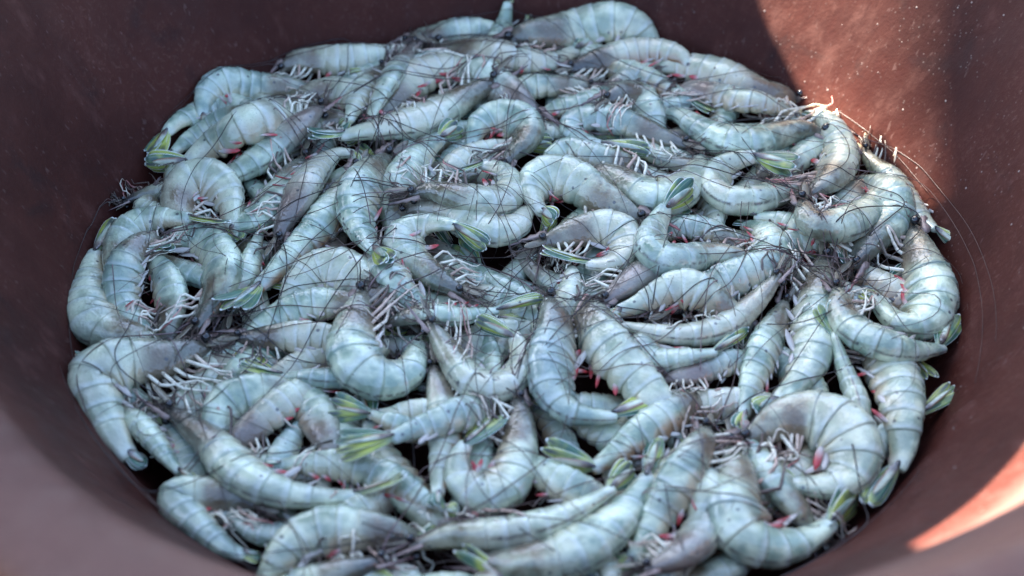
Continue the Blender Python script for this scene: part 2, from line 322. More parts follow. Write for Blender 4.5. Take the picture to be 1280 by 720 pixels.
SHRIMP = [
    ([(-2045,1485,-70),(-2126,1600,-66),(-2213,1710,-62),(-2328,1791,-59),(-2461,1836,-59),(-2596,1827,-59),(-2688,1730,-30),(-2780,1633,-11),(-2850,1517,10),(-2913,1400,-10),(-3001,1133,-70)], 268, 1, 'arched pale shrimp along the left far wall with its fan folded down beside the wall', {}),
    ([(-2100,1600,-19),(-2193,1606,28),(-2289,1592,64),(-2391,1575,50),(-2487,1560,9),(-2575,1536,-42),(-2661,1484,-72),(-2739,1416,-83),(-2796,1328,-90),(-2846,1235,-95),(-2940,1031,-68)], 211, 1, 'narrow tail section wedged between two arched shrimp by the left far wall', {}),
    ([(-3121,631,-99),(-3045,677,-90),(-2967,721,-83),(-2889,764,-85),(-2807,797,-92),(-2720,818,-98),(-2641,831,-137),(-2562,839,-177),(-2482,844,-217),(-2402,844,-257),(-2274,847,-321)], 174, 1, 'small dark shrimp head with white legs spread against the left wall', {'dark': 1}),
    ([(-1074,2939,-121),(-968,2976,-83),(-846,2990,-75),(-728,3018,-68),(-611,3055,-66),(-494,3092,-70),(-373,3101,-77),(-255,3069,-84),(-150,3007,-88),(-67,2930,-125),(-50,2907,-139)], 247, -1, 'thin shrimp with a red rostrum line lying highest against the far wall', {}),
    ([(-1345,1601,-55),(-1453,1646,-44),(-1555,1704,-48),(-1664,1720,-66),(-1763,1666,-95),(-1847,1604,-149),(-1925,1533,-201),(-1994,1454,-254),(-2054,1368,-307),(-2105,1276,-359),(-2228,1083,-474)], 225, 1, 'blue-grey shrimp body sunk in the gap behind the mauve head', {}),
    ([(-336,2408,-152),(-324,2506,-102),(-302,2607,-75),(-276,2714,-69),(-250,2821,-59),(-222,2925,-36),(-200,3031,-19),(-189,3140,-29),(-172,3223,22),(-159,3288,110),(-75,3682,10)], 222, -1, 'shrimp tail standing up against the far wall, greener of the two', {}),
    ([(-143,2447,-192),(-131,2533,-148),(-116,2618,-105),(-95,2708,-79),(-71,2801,-68),(-42,2890,-43),(-21,2984,-43),(-7,3078,-63),(6,3171,-86),(34,3218,-30),(159,3707,-75)], 198, -1, 'narrow shrimp fan sticking up the far wall behind the large humped shrimp', {}),
    ([(-1797,2145,-162),(-1924,2165,-97),(-2062,2149,-69),(-2205,2130,-59),(-2347,2120,-46),(-2460,2073,29),(-2572,2007,70),(-2646,1889,68),(-2661,1749,50),(-2640,1623,-15),(-2624,1556,-50)], 287, 1, 'plump shrimp humped against the left far wall, topmost at that edge', {}),
    ([(-1534,1867,-203),(-1688,1825,-123),(-1830,1750,-42),(-1958,1643,24),(-2064,1514,89),(-2166,1378,146),(-2313,1294,129),(-2460,1293,25),(-2596,1215,-52),(-2697,1068,-70),(-3047,1041,-70)], 357, 1, 'broad pale shrimp whose white-edged green fan points at the left wall', {}),
    ([(-2445,-898,-149),(-2490,-800,-94),(-2496,-683,-67),(-2501,-562,-55),(-2528,-443,-53),(-2568,-327,-59),(-2619,-217,-68),(-2685,-115,-78),(-2760,-25,-103),(-2796,78,-158),(-2810,137,-188)], 242, 1, 'half hidden shrimp squeezed between two curled shrimp on the left side', {}),
    ([(-2084,-631,-62),(-2062,-534,-56),(-2041,-437,-48),(-2024,-338,-43),(-2010,-239,-42),(-2002,-140,-44),(-1998,-40,-48),(-1995,60,-52),(-1989,160,-56),(-1982,259,-59),(-1947,364,-28)], 191, -1, 'slim blue-grey shrimp seen in the gap beside the question-mark shaped one', {}),
    ([(-1745,1196,-45),(-1790,1067,-37),(-1829,936,-28),(-1853,801,-21),(-1884,668,-19),(-1939,543,-24),(-2017,431,-37),(-2127,355,-51),(-2257,349,-82),(-2377,325,-143),(-2446,309,-179)], 276, -1, 'shrimp bent like an elbow with a tan patch behind its head', {}),
    ([(-1823,134,-24),(-1807,280,6),(-1752,407,65),(-1699,541,99),(-1670,688,88),(-1645,833,57),(-1615,976,21),(-1569,1116,-11),(-1485,1237,-33),(-1342,1240,-42),(-1268,996,-8)], 269, 1, 'mauve shrimp lying under the long brown-bellied one, head downwards', {'tint': 'mauve'}),
    ([(-756,-653,-99),(-889,-599,-27),(-1005,-502,21),(-1116,-386,31),(-1224,-266,35),(-1361,-183,24),(-1514,-204,1),(-1609,-329,-16),(-1658,-472,-64),(-1656,-616,-136),(-1649,-708,-183)], 318, 1, 'rounded blue-white shrimp back netted with fine feelers, left of the middle', {}),
    ([(-1963,1870,-70),(-1878,1988,-56),(-1754,2061,-46),(-1615,2102,-54),(-1482,2061,-66),(-1378,1966,-94),(-1284,1877,-162),(-1192,1785,-227),(-1102,1690,-292),(-1013,1595,-358),(-855,1426,-473)], 283, -1, 'pale shrimp back behind the mauve-headed shrimp, close to the far wall', {}),
    ([(2043,1126,-233),(2116,1193,-184),(2185,1263,-134),(2251,1335,-83),(2319,1420,-71),(2385,1508,-66),(2440,1603,-69),(2492,1701,-78),(2546,1796,-88),(2608,1884,-75),(2930,2100,-74)], 221, 1, 'hidden shrimp with a pale green fan touching the sunlit wall', {}),
    ([(2301,-294,-355),(2368,-348,-312),(2432,-403,-270),(2493,-462,-227),(2552,-523,-185),(2608,-587,-142),(2659,-654,-99),(2711,-731,-79),(2770,-804,-81),(2832,-874,-97),(2914,-1107,-68)], 180, -1, 'small grey-green fan peeping from below the crescent-shaped shrimp', {}),
    ([(2631,267,-160),(2542,302,-112),(2448,325,-68),(2343,341,-56),(2236,338,-46),(2131,319,-46),(2032,279,-51),(1940,224,-53),(1855,177,-96),(1766,140,-144),(1700,113,-180)], 210, 1, 'blue-green shrimp seen deep below the boomerang-shaped one', {}),
    ([(270,-795,-49),(312,-727,-9),(333,-645,18),(350,-558,28),(366,-469,33),(379,-380,31),(390,-291,25),(397,-202,21),(397,-118,-3),(372,-41,-44),(354,6,-69)], 177, 1, 'blue sliver of a shrimp in the gap above the J-shaped shrimp', {}),
    ([(-1347,-1221,-230),(-1462,-1276,-166),(-1579,-1325,-103),(-1703,-1367,-49),(-1837,-1412,-36),(-1958,-1481,-51),(-1995,-1613,-71),(-1996,-1743,-124),(-1972,-1868,-187),(-1924,-1985,-251),(-1872,-2118,-322)], 272, 1, 'pale shrimp flank deep in the feeler tangle left of the near middle', {}),
    ([(-1939,-1889,-193),(-1868,-1807,-139),(-1796,-1726,-84),(-1716,-1641,-57),(-1635,-1552,-42),(-1561,-1455,-42),(-1476,-1369,-49),(-1386,-1293,-69),(-1304,-1223,-124),(-1222,-1152,-178),(-1146,-1086,-229)], 235, -1, 'greyish shrimp deep in the tangle next to a dark red feeler', {'tint': 'mauve'}),
    ([(-171,-1338,-273),(-245,-1381,-231),(-321,-1420,-188),(-400,-1453,-145),(-481,-1480,-102),(-564,-1500,-59),(-654,-1512,-32),(-747,-1531,-26),(-838,-1553,-37),(-933,-1544,-49),(-1024,-1570,-24)], 183, 1, 'blue shrimp piece under the big hooked shrimp', {}),
    ([(591,2247,-62),(475,2273,-51),(357,2263,-42),(241,2235,-42),(123,2246,-51),(8,2217,-60),(-93,2166,-89),(-180,2103,-143),(-258,2031,-197),(-328,1949,-250),(-428,1837,-326)], 235, 1, 'pale shrimp strip under the dark-headed one near the far wall', {}),
    ([(981,2339,-155),(891,2282,-102),(812,2207,-58),(732,2119,-48),(646,2038,-36),(543,1980,-33),(428,1949,-40),(310,1937,-47),(204,1911,-90),(112,1858,-143),(49,1819,-181)], 233, 1, 'pale shrimp with a long white feeler base, in the far centre', {}),
    ([(1736,175,-150),(1679,244,-105),(1610,300,-61),(1529,345,-24),(1438,382,-9),(1345,417,-9),(1247,409,-17),(1158,385,-51),(1072,360,-95),(986,335,-140),(893,308,-189)], 191, 1, 'blue shrimp sliver inside the bend of the V-shaped shrimp', {}),
    ([(-1666,1712,72),(-1731,1581,89),(-1809,1457,90),(-1912,1364,45),(-2009,1267,-7),(-2101,1154,-31),(-2202,1049,-45),(-2318,959,-58),(-2446,887,-67),(-2545,799,-121),(-2569,765,-142)], 298, -1, 'shrimp with a mauve head pointing up to the far wall and red swimmerets below it', {'tint': 'mauve'}),
    ([(-2458,-824,-202),(-2601,-842,-130),(-2747,-850,-65),(-2905,-831,-55),(-3040,-745,-48),(-3097,-599,-50),(-3133,-442,-57),(-3163,-284,-67),(-3186,-125,-76),(-3194,36,-82),(-3116,390,-68)], 322, -1, 'fat ridged shrimp pressed against the left wall, fan pointing up along it', {}),
    ([(-902,211,-145),(-948,337,-78),(-971,469,-10),(-968,614,19),(-950,763,27),(-915,909,29),(-867,1051,22),(-808,1188,8),(-737,1320,-7),(-654,1445,-17),(-498,1617,-10)], 299, -1, 'pale shrimp slanting up to the far wall with a closed grey-green fan', {}),
    ([(-911,493,-14),(-776,508,32),(-634,484,45),(-502,422,58),(-393,326,64),(-273,244,63),(-132,227,54),(-19,314,45),(31,450,41),(83,577,-2),(98,605,-18)], 294, 1, 'cream shrimp with bright red legs, lying below a C-shaped one', {}),
    ([(-1140,143,12),(-1093,32,28),(-1049,-79,52),(-1005,-188,82),(-958,-297,109),(-898,-401,111),(-814,-473,64),(-722,-542,27),(-633,-623,15),(-542,-700,0),(-533,-702,-4)], 248, 1, 'mauve shrimp head with pinkish white legs beneath the U-shaped shrimp', {'tint': 'mauve'}),
    ([(-964,-594,-76),(-1081,-593,-18),(-1202,-568,17),(-1330,-547,6),(-1461,-555,3),(-1588,-582,-10),(-1701,-647,-29),(-1801,-730,-42),(-1885,-818,-85),(-1950,-916,-144),(-1991,-983,-183)], 258, 1, 'gently curved shrimp under the feeler net with its small swimmerets showing', {}),
    ([(-1990,-858,-55),(-1880,-863,-45),(-1771,-867,-34),(-1661,-866,-25),(-1552,-857,-21),(-1442,-852,-22),(-1332,-857,-24),(-1229,-894,-27),(-1132,-942,-39),(-1035,-956,-90),(-986,-959,-115)], 222, -1, 'straight shrimp with a dark bristly head, pointing to the left wall', {'dark': 1}),
    ([(-843,-990,-148),(-912,-1050,-102),(-982,-1107,-57),(-1059,-1163,-29),(-1143,-1220,-25),(-1238,-1253,-15),(-1335,-1271,3),(-1434,-1256,-1),(-1529,-1233,-30),(-1627,-1225,-52),(-1944,-1138,-41)], 201, -1, 'tail of a shrimp with a blunt green fan left of the big hooked shrimp', {}),
    ([(-2107,2414,-88),(-2016,2497,-34),(-1895,2543,-53),(-1769,2566,-62),(-1632,2563,-57),(-1498,2590,-60),(-1367,2631,-68),(-1237,2673,-77),(-1107,2712,-85),(-984,2709,-142),(-938,2700,-165)], 275, -1, 'slender shrimp at the far wall with its sharp rostrum pointing left', {}),
    ([(-1210,1626,-71),(-1169,1778,-34),(-1109,1934,-28),(-1051,2091,-22),(-965,2234,-21),(-847,2352,-26),(-708,2443,-35),(-544,2454,-47),(-387,2397,-55),(-258,2305,-91),(-240,2285,-105)], 339, -1, 'arched shrimp near the far wall with curling white legs and a dark red bunch', {}),
    ([(147,1727,-23),(53,1847,-14),(-39,1970,-10),(-127,2096,-13),(-242,2193,4),(-365,2278,39),(-474,2372,4),(-589,2447,-65),(-712,2506,-134),(-844,2546,-202),(-1030,2610,-301)], 301, 1, 'grey streaked shrimp head with folded white legs behind the ring-shaped shrimp', {'tint': 'mauve'}),
    ([(-156,2779,12),(-6,2860,55),(162,2926,22),(328,2998,-11),(491,3079,-23),(662,3101,39),(841,3107,70),(1008,3059,27),(1118,2958,-71),(1166,2791,-124),(1173,2752,-144)], 374, -1, 'large humped shrimp on the far rim of the pile with a small black eye', {'eye': 1}),
    ([(2372,2230,-138),(2228,2239,-73),(2071,2223,-60),(1929,2292,-49),(1800,2387,-45),(1672,2482,-49),(1535,2564,-59),(1388,2626,-69),(1230,2633,-78),(1090,2596,-142),(1043,2575,-168)], 320, 1, 'long blue shrimp at the right end of the far wall, just in the shade', {}),
    ([(677,1847,89),(785,1948,86),(881,2049,39),(996,2080,-33),(1044,1943,-52),(1070,1807,-93),(1082,1675,-161),(1086,1543,-227),(1083,1411,-293),(1071,1279,-359),(1056,1035,-481)], 287, -1, 'shrimp head with a brown dark eye among thin curved feelers, far centre', {'dark': 0.6}),
    ([(1008,1064,-113),(921,1126,-59),(817,1159,-9),(699,1174,3),(585,1211,10),(478,1266,5),(370,1313,-5),(273,1246,-10),(201,1165,-60),(140,1076,-114),(95,1008,-155)], 235, 1, 'greenish shrimp back tucked under the folded stripy-legged one', {}),
    ([(2031,-1836,-302),(2124,-1817,-255),(2215,-1790,-208),(2302,-1753,-160),(2384,-1707,-112),(2464,-1646,-84),(2548,-1582,-74),(2633,-1519,-78),(2712,-1449,-89),(2791,-1378,-97),(3125,-1096,-71)], 205, -1, 'shrimp showing only a broad yellow-green fan at the right wall', {}),
    ([(1479,-393,-132),(1578,-319,-71),(1656,-220,-18),(1729,-103,-9),(1824,-3,-6),(1901,110,-2),(1923,246,1),(1891,379,-16),(1837,492,-70),(1752,582,-132),(1689,643,-176)], 271, 1, 'blue shrimp back crossed by looping feelers, right of the V-shaped shrimp', {}),
    ([(1019,-1182,-30),(1117,-1160,-23),(1214,-1130,-19),(1306,-1088,-22),(1392,-1035,-31),(1480,-987,-41),(1571,-948,-55),(1647,-900,-101),(1714,-839,-147),(1769,-767,-192),(1841,-676,-250)], 199, -1, 'glassy mauve shrimp head under the tucked pale tail', {'tint': 'mauve'}),
    ([(-341,-1576,-218),(-408,-1612,-181),(-478,-1641,-143),(-550,-1664,-105),(-624,-1680,-67),(-699,-1686,-28),(-757,-1704,30),(-832,-1688,49),(-898,-1640,25),(-966,-1594,6),(-1323,-1494,-29)], 164, 1, 'thin dark green fan above the wide purple-black fan', {}),
    ([(-644,-2005,-216),(-735,-2025,-170),(-828,-2032,-123),(-921,-2023,-75),(-1020,-1996,-59),(-1122,-1980,-53),(-1227,-1986,-53),(-1331,-1982,-61),(-1435,-1980,-72),(-1539,-1992,-80),(-1649,-2032,-55)], 206, 1, 'blue-grey shrimp side under the purple-black fan', {}),
    ([(-1110,-1736,-280),(-1062,-1823,-230),(-1004,-1905,-180),(-938,-1980,-130),(-863,-2045,-78),(-772,-2105,-57),(-684,-2172,-48),(-599,-2246,-51),(-511,-2313,-64),(-403,-2337,-73),(-311,-2370,-48)], 217, -1, 'flat blue shrimp segments left of the U with the red tuft', {}),
    ([(806,-2186,-205),(700,-2207,-150),(592,-2204,-96),(483,-2176,-54),(371,-2134,-38),(269,-2070,-41),(173,-1997,-52),(87,-1924,-91),(15,-1843,-145),(-46,-1754,-199),(-113,-1658,-257)], 232, 1, 'blue shrimp with a small red mark right of the white U-shaped shrimp', {}),
    ([(1317,2321,-145),(1430,2309,-86),(1542,2251,-66),(1649,2182,-50),(1745,2102,-23),(1840,2022,10),(1955,1974,36),(2080,1963,14),(2200,1967,-32),(2309,1935,-90),(2361,1914,-118)], 255, -1, 'grey shrimp with combed white legs below the long blue shaded one', {'tint': 'mauve'}),
    ([(1357,-1529,-184),(1328,-1638,-127),(1276,-1739,-70),(1198,-1834,-47),(1118,-1932,-38),(1043,-2034,-44),(986,-2145,-62),(944,-2261,-85),(886,-2358,-143),(807,-2439,-199),(734,-2513,-251)], 246, -1, 'shadowed shrimp under the white leg bunch near the L-shaped shrimp', {'dark': 0.4}),
    ([(-2521,241,-95),(-2600,369,-57),(-2658,516,-47),(-2665,673,-29),(-2592,804,3),(-2443,816,18),(-2322,720,-7),(-2256,577,-23),(-2232,420,-20),(-2197,275,-49),(-2182,252,-63)], 321, -1, 'hairpin shrimp folded like an arch near the left wall, grooved down its middle', {}),
    ([(-2958,-295,-115),(-3004,-191,-63),(-3016,-65,-64),(-3021,61,-64),(-3011,186,-62),(-2963,302,-58),(-2859,363,-42),(-2740,346,-6),(-2623,312,26),(-2498,303,38),(-2151,172,83)], 256, -1, 'curved shrimp by the left wall with a long closed fan pointing to the middle', {}),
    ([(-2285,-795,-47),(-2236,-651,-23),(-2184,-509,7),(-2165,-357,15),(-2180,-204,3),(-2227,-58,-13),(-2301,76,-26),(-2424,168,-33),(-2575,186,-37),(-2702,104,-46),(-2693,-114,30)], 305, 1, 'smooth question-mark shaped shrimp beside the black-eyed shrimp', {}),
    ([(-1306,1058,-18),(-1339,885,-11),(-1378,714,-3),(-1426,545,5),(-1481,379,9),(-1548,216,6),(-1635,65,-3),(-1725,-86,-13),(-1809,-240,-14),(-1896,-392,-5),(-2069,-789,95)], 280, 1, 'long straight shrimp with a brownish belly, fan ending in a white-rimmed slit', {'belly': 1}),
    ([(-1056,1153,16),(-1118,1013,47),(-1167,870,84),(-1212,725,117),(-1245,573,130),(-1254,420,108),(-1225,268,91),(-1179,120,108),(-1121,-22,137),(-1045,-155,164),(-903,-404,260)], 316, 1, 'broad blue-white shrimp crossed by many dark feelers, left of the centre', {}),
    ([(-937,-733,-4),(-851,-725,33),(-763,-711,68),(-672,-714,95),(-578,-718,98),(-486,-708,77),(-399,-681,48),(-314,-643,28),(-225,-610,19),(-135,-579,15),(238,-457,51)], 194, 1, 'horizontal tail with an open yellow-green fan, exactly mid pile', {}),
    ([(-788,2840,-65),(-648,2771,-48),(-510,2705,-19),(-370,2642,12),(-227,2580,19),(-75,2563,-7),(77,2576,-38),(226,2619,-56),(352,2709,-66),(459,2823,-71),(713,3080,-58)], 312, -1, 'long shrimp near the far wall with a dark head and a raised green fan', {'dark': 0.5}),
    ([(-968,2867,-57),(-1008,2715,-37),(-1041,2563,-7),(-1067,2411,33),(-1090,2260,74),(-1116,2107,108),(-1153,1954,117),(-1204,1806,91),(-1245,1659,53),(-1265,1505,22),(-1291,1402,-24)], 216, -1, 'slim mauve-grey shrimp with white legs leaning between paler ones', {'tint': 'mauve'}),
    ([(-1225,2522,-80),(-1270,2419,-71),(-1308,2312,-57),(-1332,2203,-37),(-1350,2093,-16),(-1369,1982,-3),(-1386,1870,8),(-1398,1759,28),(-1408,1647,47),(-1423,1535,55),(-1501,1514,-35)], 223, 1, 'short pale tail section standing beside the slim mauve-grey shrimp', {}),
    ([(386,2509,-66),(508,2569,-60),(632,2623,-53),(757,2676,-50),(881,2732,-50),(1010,2772,-45),(1143,2766,-22),(1268,2721,5),(1375,2641,19),(1446,2541,-36),(1466,2500,-59)], 275, -1, 'shrimp with a nearly black head and brown belly below the large humped one', {'dark': 1, 'belly': 1}),
    ([(2506,1633,-43),(2345,1645,7),(2171,1620,-15),(2013,1544,-18),(1855,1466,-14),(1686,1487,-17),(1552,1602,-27),(1439,1737,-38),(1328,1875,-45),(1200,1971,-103),(1159,1987,-125)], 356, -1, 'long cream shrimp with orange-red legs, reaching into the sunlight', {}),
    ([(2822,1515,-69),(2852,1396,-84),(2907,1280,-78),(2959,1166,-52),(3005,1045,-51),(3045,922,-54),(3089,800,-60),(3127,680,-48),(3172,562,-37),(3206,443,-10),(3398,256,-72)], 231, 1, 'shrimp along the right wall with white curled legs and its tail up the wall', {}),
    ([(1959,-2414,-188),(1904,-2324,-136),(1845,-2236,-85),(1778,-2141,-68),(1718,-2040,-59),(1675,-1931,-61),(1625,-1825,-67),(1569,-1722,-74),(1514,-1632,-125),(1456,-1545,-178),(1408,-1474,-220)], 229, -1, 'blue-grey shrimp showing between the coiled and the L-shaped one', {}),
    ([(506,1053,-29),(653,1006,24),(788,907,35),(903,785,44),(1039,689,40),(1193,738,22),(1300,865,4),(1376,1014,-11),(1423,1176,-20),(1441,1330,-72),(1436,1368,-91)], 339, 1, 'smile-shaped cream shrimp between the hairpin and the loop-shaped one', {}),
    ([(2590,228,-122),(2512,278,-76),(2429,320,-29),(2343,354,17),(2252,380,57),(2163,421,31),(2104,493,-14),(2027,555,-41),(1930,591,-50),(1828,607,-54),(1582,704,-12)], 202, 1, 'thin tail with a green-striped fan below the loop-shaped shrimp', {}),
    ([(615,-482,28),(721,-387,43),(822,-285,47),(918,-180,34),(1039,-105,15),(1165,-57,-24),(1281,-3,-89),(1392,60,-153),(1499,132,-218),(1598,213,-282),(1784,353,-398)], 278, 1, 'mauve shrimp head with pale legs pointing at the bean-like tail', {'tint': 'mauve'}),
    ([(1077,-544,3),(1187,-463,10),(1300,-385,17),(1415,-312,27),(1537,-259,59),(1662,-218,97),(1784,-159,113),(1896,-87,102),(1987,-5,39),(2059,94,-22),(2122,183,-77)], 273, -1, 'shrimp with a black wet head above the long ringed one', {'dark': 1}),
    ([(-2316,-1472,-322),(-2403,-1456,-278),(-2488,-1435,-234),(-2572,-1407,-190),(-2653,-1372,-146),(-2730,-1330,-101),(-2811,-1277,-84),(-2885,-1212,-82),(-2950,-1139,-93),(-3023,-1073,-102),(-3153,-1048,-72)], 189, 1, 'shrimp showing only round green fan lobes behind the largest hook', {}),
    ([(-580,-1103,-11),(-543,-1229,-9),(-513,-1357,-8),(-489,-1486,-9),(-461,-1614,-14),(-448,-1744,-22),(-453,-1875,-32),(-465,-2006,-32),(-470,-2136,-19),(-469,-2266,-2),(-472,-2419,30)], 225, 1, 'brownish glassy shrimp standing left of the white U-shaped shrimp', {'belly': 1}),
    ([(-780,-2719,-77),(-905,-2779,-62),(-1034,-2829,-60),(-1165,-2873,-78),(-1290,-2928,-100),(-1407,-2969,-164),(-1527,-2998,-226),(-1651,-3016,-289),(-1775,-3021,-351),(-1905,-3012,-400),(-2165,-3008,-515)], 269, -1, 'dark shrimp head with smoky legs at the near edge left of the middle', {'dark': 0.8}),
    ([(1186,-2290,-279),(1155,-2409,-218),(1111,-2524,-156),(1054,-2632,-94),(976,-2740,-63),(881,-2837,-69),(775,-2918,-103),(668,-2976,-165),(551,-3014,-227),(430,-3031,-288),(271,-3056,-369)], 260, -1, 'mauve-grey shrimp back cut off by the near wall', {'tint': 'mauve'}),
    ([(-2708,160,-40),(-2790,81,20),(-2851,-31,38),(-2892,-153,43),(-2911,-279,26),(-2910,-397,-24),(-2869,-513,-63),(-2796,-619,-70),(-2706,-709,-73),(-2605,-763,-133),(-2555,-785,-161)], 257, 1, 'shrimp with a black eye and pink rostrum resting on the left side of the pile', {'eye': 1}),
    ([(-860,525,152),(-700,547,179),(-550,486,199),(-393,450,182),(-245,486,122),(-126,579,72),(-68,730,46),(-91,890,30),(-175,1029,18),(-329,1083,8),(-653,881,24)], 273, 1, 'C-shaped shrimp with its fan folded back over itself, above the red-legged one', {}),
    ([(-131,1123,-59),(-71,1239,1),(14,1355,10),(52,1493,16),(13,1629,19),(-93,1725,10),(-229,1758,-11),(-343,1677,-22),(-385,1540,-27),(-405,1410,-87),(-408,1361,-112)], 289, 1, 'shrimp curled into a ring with a red spot in its hollow', {}),
    ([(1365,1448,-40),(1216,1512,-32),(1071,1584,-19),(923,1646,4),(768,1684,30),(607,1704,29),(449,1718,3),(402,1577,-13),(524,1475,-21),(674,1415,-25),(1076,1294,-10)], 254, 1, 'folded shrimp with long stripy legs and a blue white-edged fan', {}),
    ([(2485,1014,-59),(2304,976,-47),(2134,906,-32),(1971,819,-18),(1803,742,-8),(1622,739,-1),(1528,883,3),(1566,1061,10),(1709,1175,30),(1889,1202,62),(2232,1067,72)], 301, -1, 'loop-shaped shrimp whose dark striped fan lies across its own hollow', {}),
    ([(2512,41,-58),(2592,176,-49),(2681,306,-41),(2775,433,-41),(2870,559,-44),(2943,697,-20),(2929,841,27),(2865,971,-16),(2775,1080,-87),(2667,1171,-158),(2550,1270,-235)], 313, 1, 'shrimp with a brown broken head shell behind the boomerang-shaped one', {'dark': 0.7}),
    ([(2328,-572,-158),(2438,-670,-84),(2537,-796,-53),(2608,-945,-41),(2641,-1105,-22),(2641,-1269,6),(2629,-1431,33),(2611,-1595,31),(2589,-1751,-21),(2528,-1898,-64),(2246,-2259,-69)], 333, -1, 'thick shrimp hanging down by the right wall, fan tucked to the near side', {}),
    ([(2313,152,-45),(2270,-25,-37),(2229,-202,-29),(2193,-381,-21),(2163,-561,-17),(2136,-741,-19),(2097,-919,-26),(2016,-1082,-36),(1897,-1220,-46),(1778,-1358,-52),(1600,-1486,-38)], 324, -1, 'shrimp with a black eye and upright rostrum, white leg bunch and pink swimmerets', {'eye': 1}),
    ([(1972,-338,-45),(1928,-465,-39),(1876,-588,-33),(1821,-710,-27),(1765,-832,-25),(1714,-956,-27),(1671,-1083,-34),(1632,-1211,-43),(1597,-1340,-51),(1563,-1470,-57),(1504,-1664,-41)], 240, 1, 'slender greenish shrimp leaning beside the one with the upright rostrum', {}),
    ([(956,409,28),(818,506,39),(683,606,51),(557,717,57),(443,841,57),(304,936,52),(149,899,50),(91,746,55),(114,580,61),(187,429,67),(295,308,54)], 327, 1, 'pale yellowish hairpin shrimp at the centre under sweeping feelers', {}),
    ([(946,-565,-106),(953,-660,-58),(940,-755,-11),(904,-856,-4),(911,-960,0),(984,-1033,6),(1089,-1030,29),(1189,-1042,63),(1294,-1025,72),(1396,-993,67),(1687,-683,-19)], 214, 1, 'pale shrimp tail tucked along the underside of the long ringed one', {}),
    ([(-2795,-1423,-96),(-2714,-1481,-91),(-2635,-1542,-85),(-2563,-1610,-81),(-2495,-1683,-79),(-2427,-1756,-81),(-2362,-1831,-85),(-2301,-1910,-90),(-2237,-1986,-95),(-2166,-2056,-98),(-2023,-2181,-65)], 187, 1, 'narrow shrimp tail lying inside the hook of the largest one', {}),
    ([(-525,-2456,-208),(-649,-2504,-142),(-780,-2522,-76),(-927,-2513,-55),(-1075,-2514,-46),(-1222,-2531,-55),(-1351,-2600,-73),(-1431,-2722,-92),(-1501,-2835,-158),(-1574,-2946,-224),(-1636,-3041,-281)], 289, 1, 'pale curved shrimp beside the red-tufted hook with dark legs below', {}),
    ([(-18,-1259,-186),(-84,-1346,-131),(-153,-1431,-77),(-227,-1511,-22),(-305,-1588,33),(-387,-1659,89),(-484,-1729,104),(-596,-1776,100),(-685,-1853,134),(-786,-1920,138),(-1186,-1980,83)], 235, 1, 'blue tail end with a wide purple-black fan spread to the left', {}),
    ([(1287,-1641,-3),(1272,-1760,57),(1222,-1877,91),(1162,-1997,99),(1098,-2115,90),(1030,-2224,50),(958,-2315,-18),(894,-2423,-63),(840,-2538,-101),(757,-2624,-161),(703,-2672,-197)], 266, 1, 'ridged greenish shrimp beside a crimson leg and white leg bunch', {'red': 1}),
    ([(1284,-1177,-159),(1247,-1285,-101),(1184,-1381,-44),(1093,-1468,-29),(1000,-1556,-20),(906,-1642,-16),(809,-1727,-21),(716,-1814,-32),(622,-1900,-43),(522,-1980,-51),(153,-1984,40)], 256, 1, 'brown glassy shrimp with a dark brown fan under the J-shaped shrimp', {'belly': 1, 'dark': 0.4}),
    ([(2223,-1821,-72),(2270,-1713,-65),(2313,-1602,-57),(2348,-1489,-50),(2352,-1371,-45),(2336,-1253,-41),(2313,-1137,-27),(2283,-1030,12),(2257,-925,61),(2238,-811,91),(2175,-560,159)], 213, -1, 'tail seen from above with a dark back line and a forked yellow-green fan', {'roll': 80}),
    ([(-387,-440,33),(-507,-352,40),(-623,-260,46),(-734,-161,49),(-839,-56,47),(-891,82,44),(-855,220,47),(-722,263,77),(-592,213,128),(-472,140,177),(-198,5,77)], 269, -1, 'U-shaped shrimp with a white-edged striped fan and a tangle of white legs', {}),
    ([(-1098,-488,75),(-1126,-646,93),(-1140,-814,90),(-1144,-982,99),(-1124,-1148,103),(-1035,-1285,78),(-881,-1308,30),(-746,-1216,8),(-704,-1057,3),(-700,-896,-23),(-695,-876,-34)], 341, 1, 'big hooked shrimp with a bunch of white legs, near the middle', {}),
    ([(-622,-824,122),(-530,-936,83),(-451,-1060,51),(-375,-1188,35),(-284,-1305,26),(-142,-1342,19),(-17,-1264,15),(34,-1125,13),(31,-976,12),(-15,-833,12),(-290,-688,38)], 279, 1, 'round curled shrimp with a yellow-striped fan and two red swimmerets in its bend', {}),
    ([(-234,2172,73),(-363,2071,41),(-492,1969,14),(-609,1851,4),(-730,1735,3),(-866,1639,8),(-1007,1552,23),(-1155,1476,42),(-1316,1434,38),(-1478,1404,10),(-1757,1268,84)], 326, -1, 'clean straight shrimp lying on top near the far wall, dark eye, narrow fan', {}),
    ([(2209,732,25),(2326,813,67),(2432,920,57),(2502,1051,31),(2555,1189,1),(2596,1333,-21),(2610,1482,-17),(2579,1627,13),(2518,1764,29),(2439,1879,-12),(2413,1898,-29)], 305, 1, 'cream sunlit shrimp standing in a bend by the far right wall, white swimmerets', {}),
    ([(2192,619,104),(2190,477,136),(2207,333,147),(2341,295,129),(2466,366,93),(2570,468,59),(2659,583,25),(2741,705,-2),(2814,835,-5),(2850,973,-10),(2848,990,-18)], 304, 1, 'smooth blue boomerang-shaped shrimp with a yellowish lower edge, right side', {}),
    ([(3043,518,-38),(3041,341,-40),(3042,164,-41),(3051,-13,-38),(3061,-190,-35),(3040,-365,-37),(2969,-525,-42),(2810,-569,-51),(2701,-434,-60),(2648,-265,-69),(2646,-263,-70)], 362, -1, 'large plump shrimp on the right with pink legs and a row of white ones', {'eye': 1}),
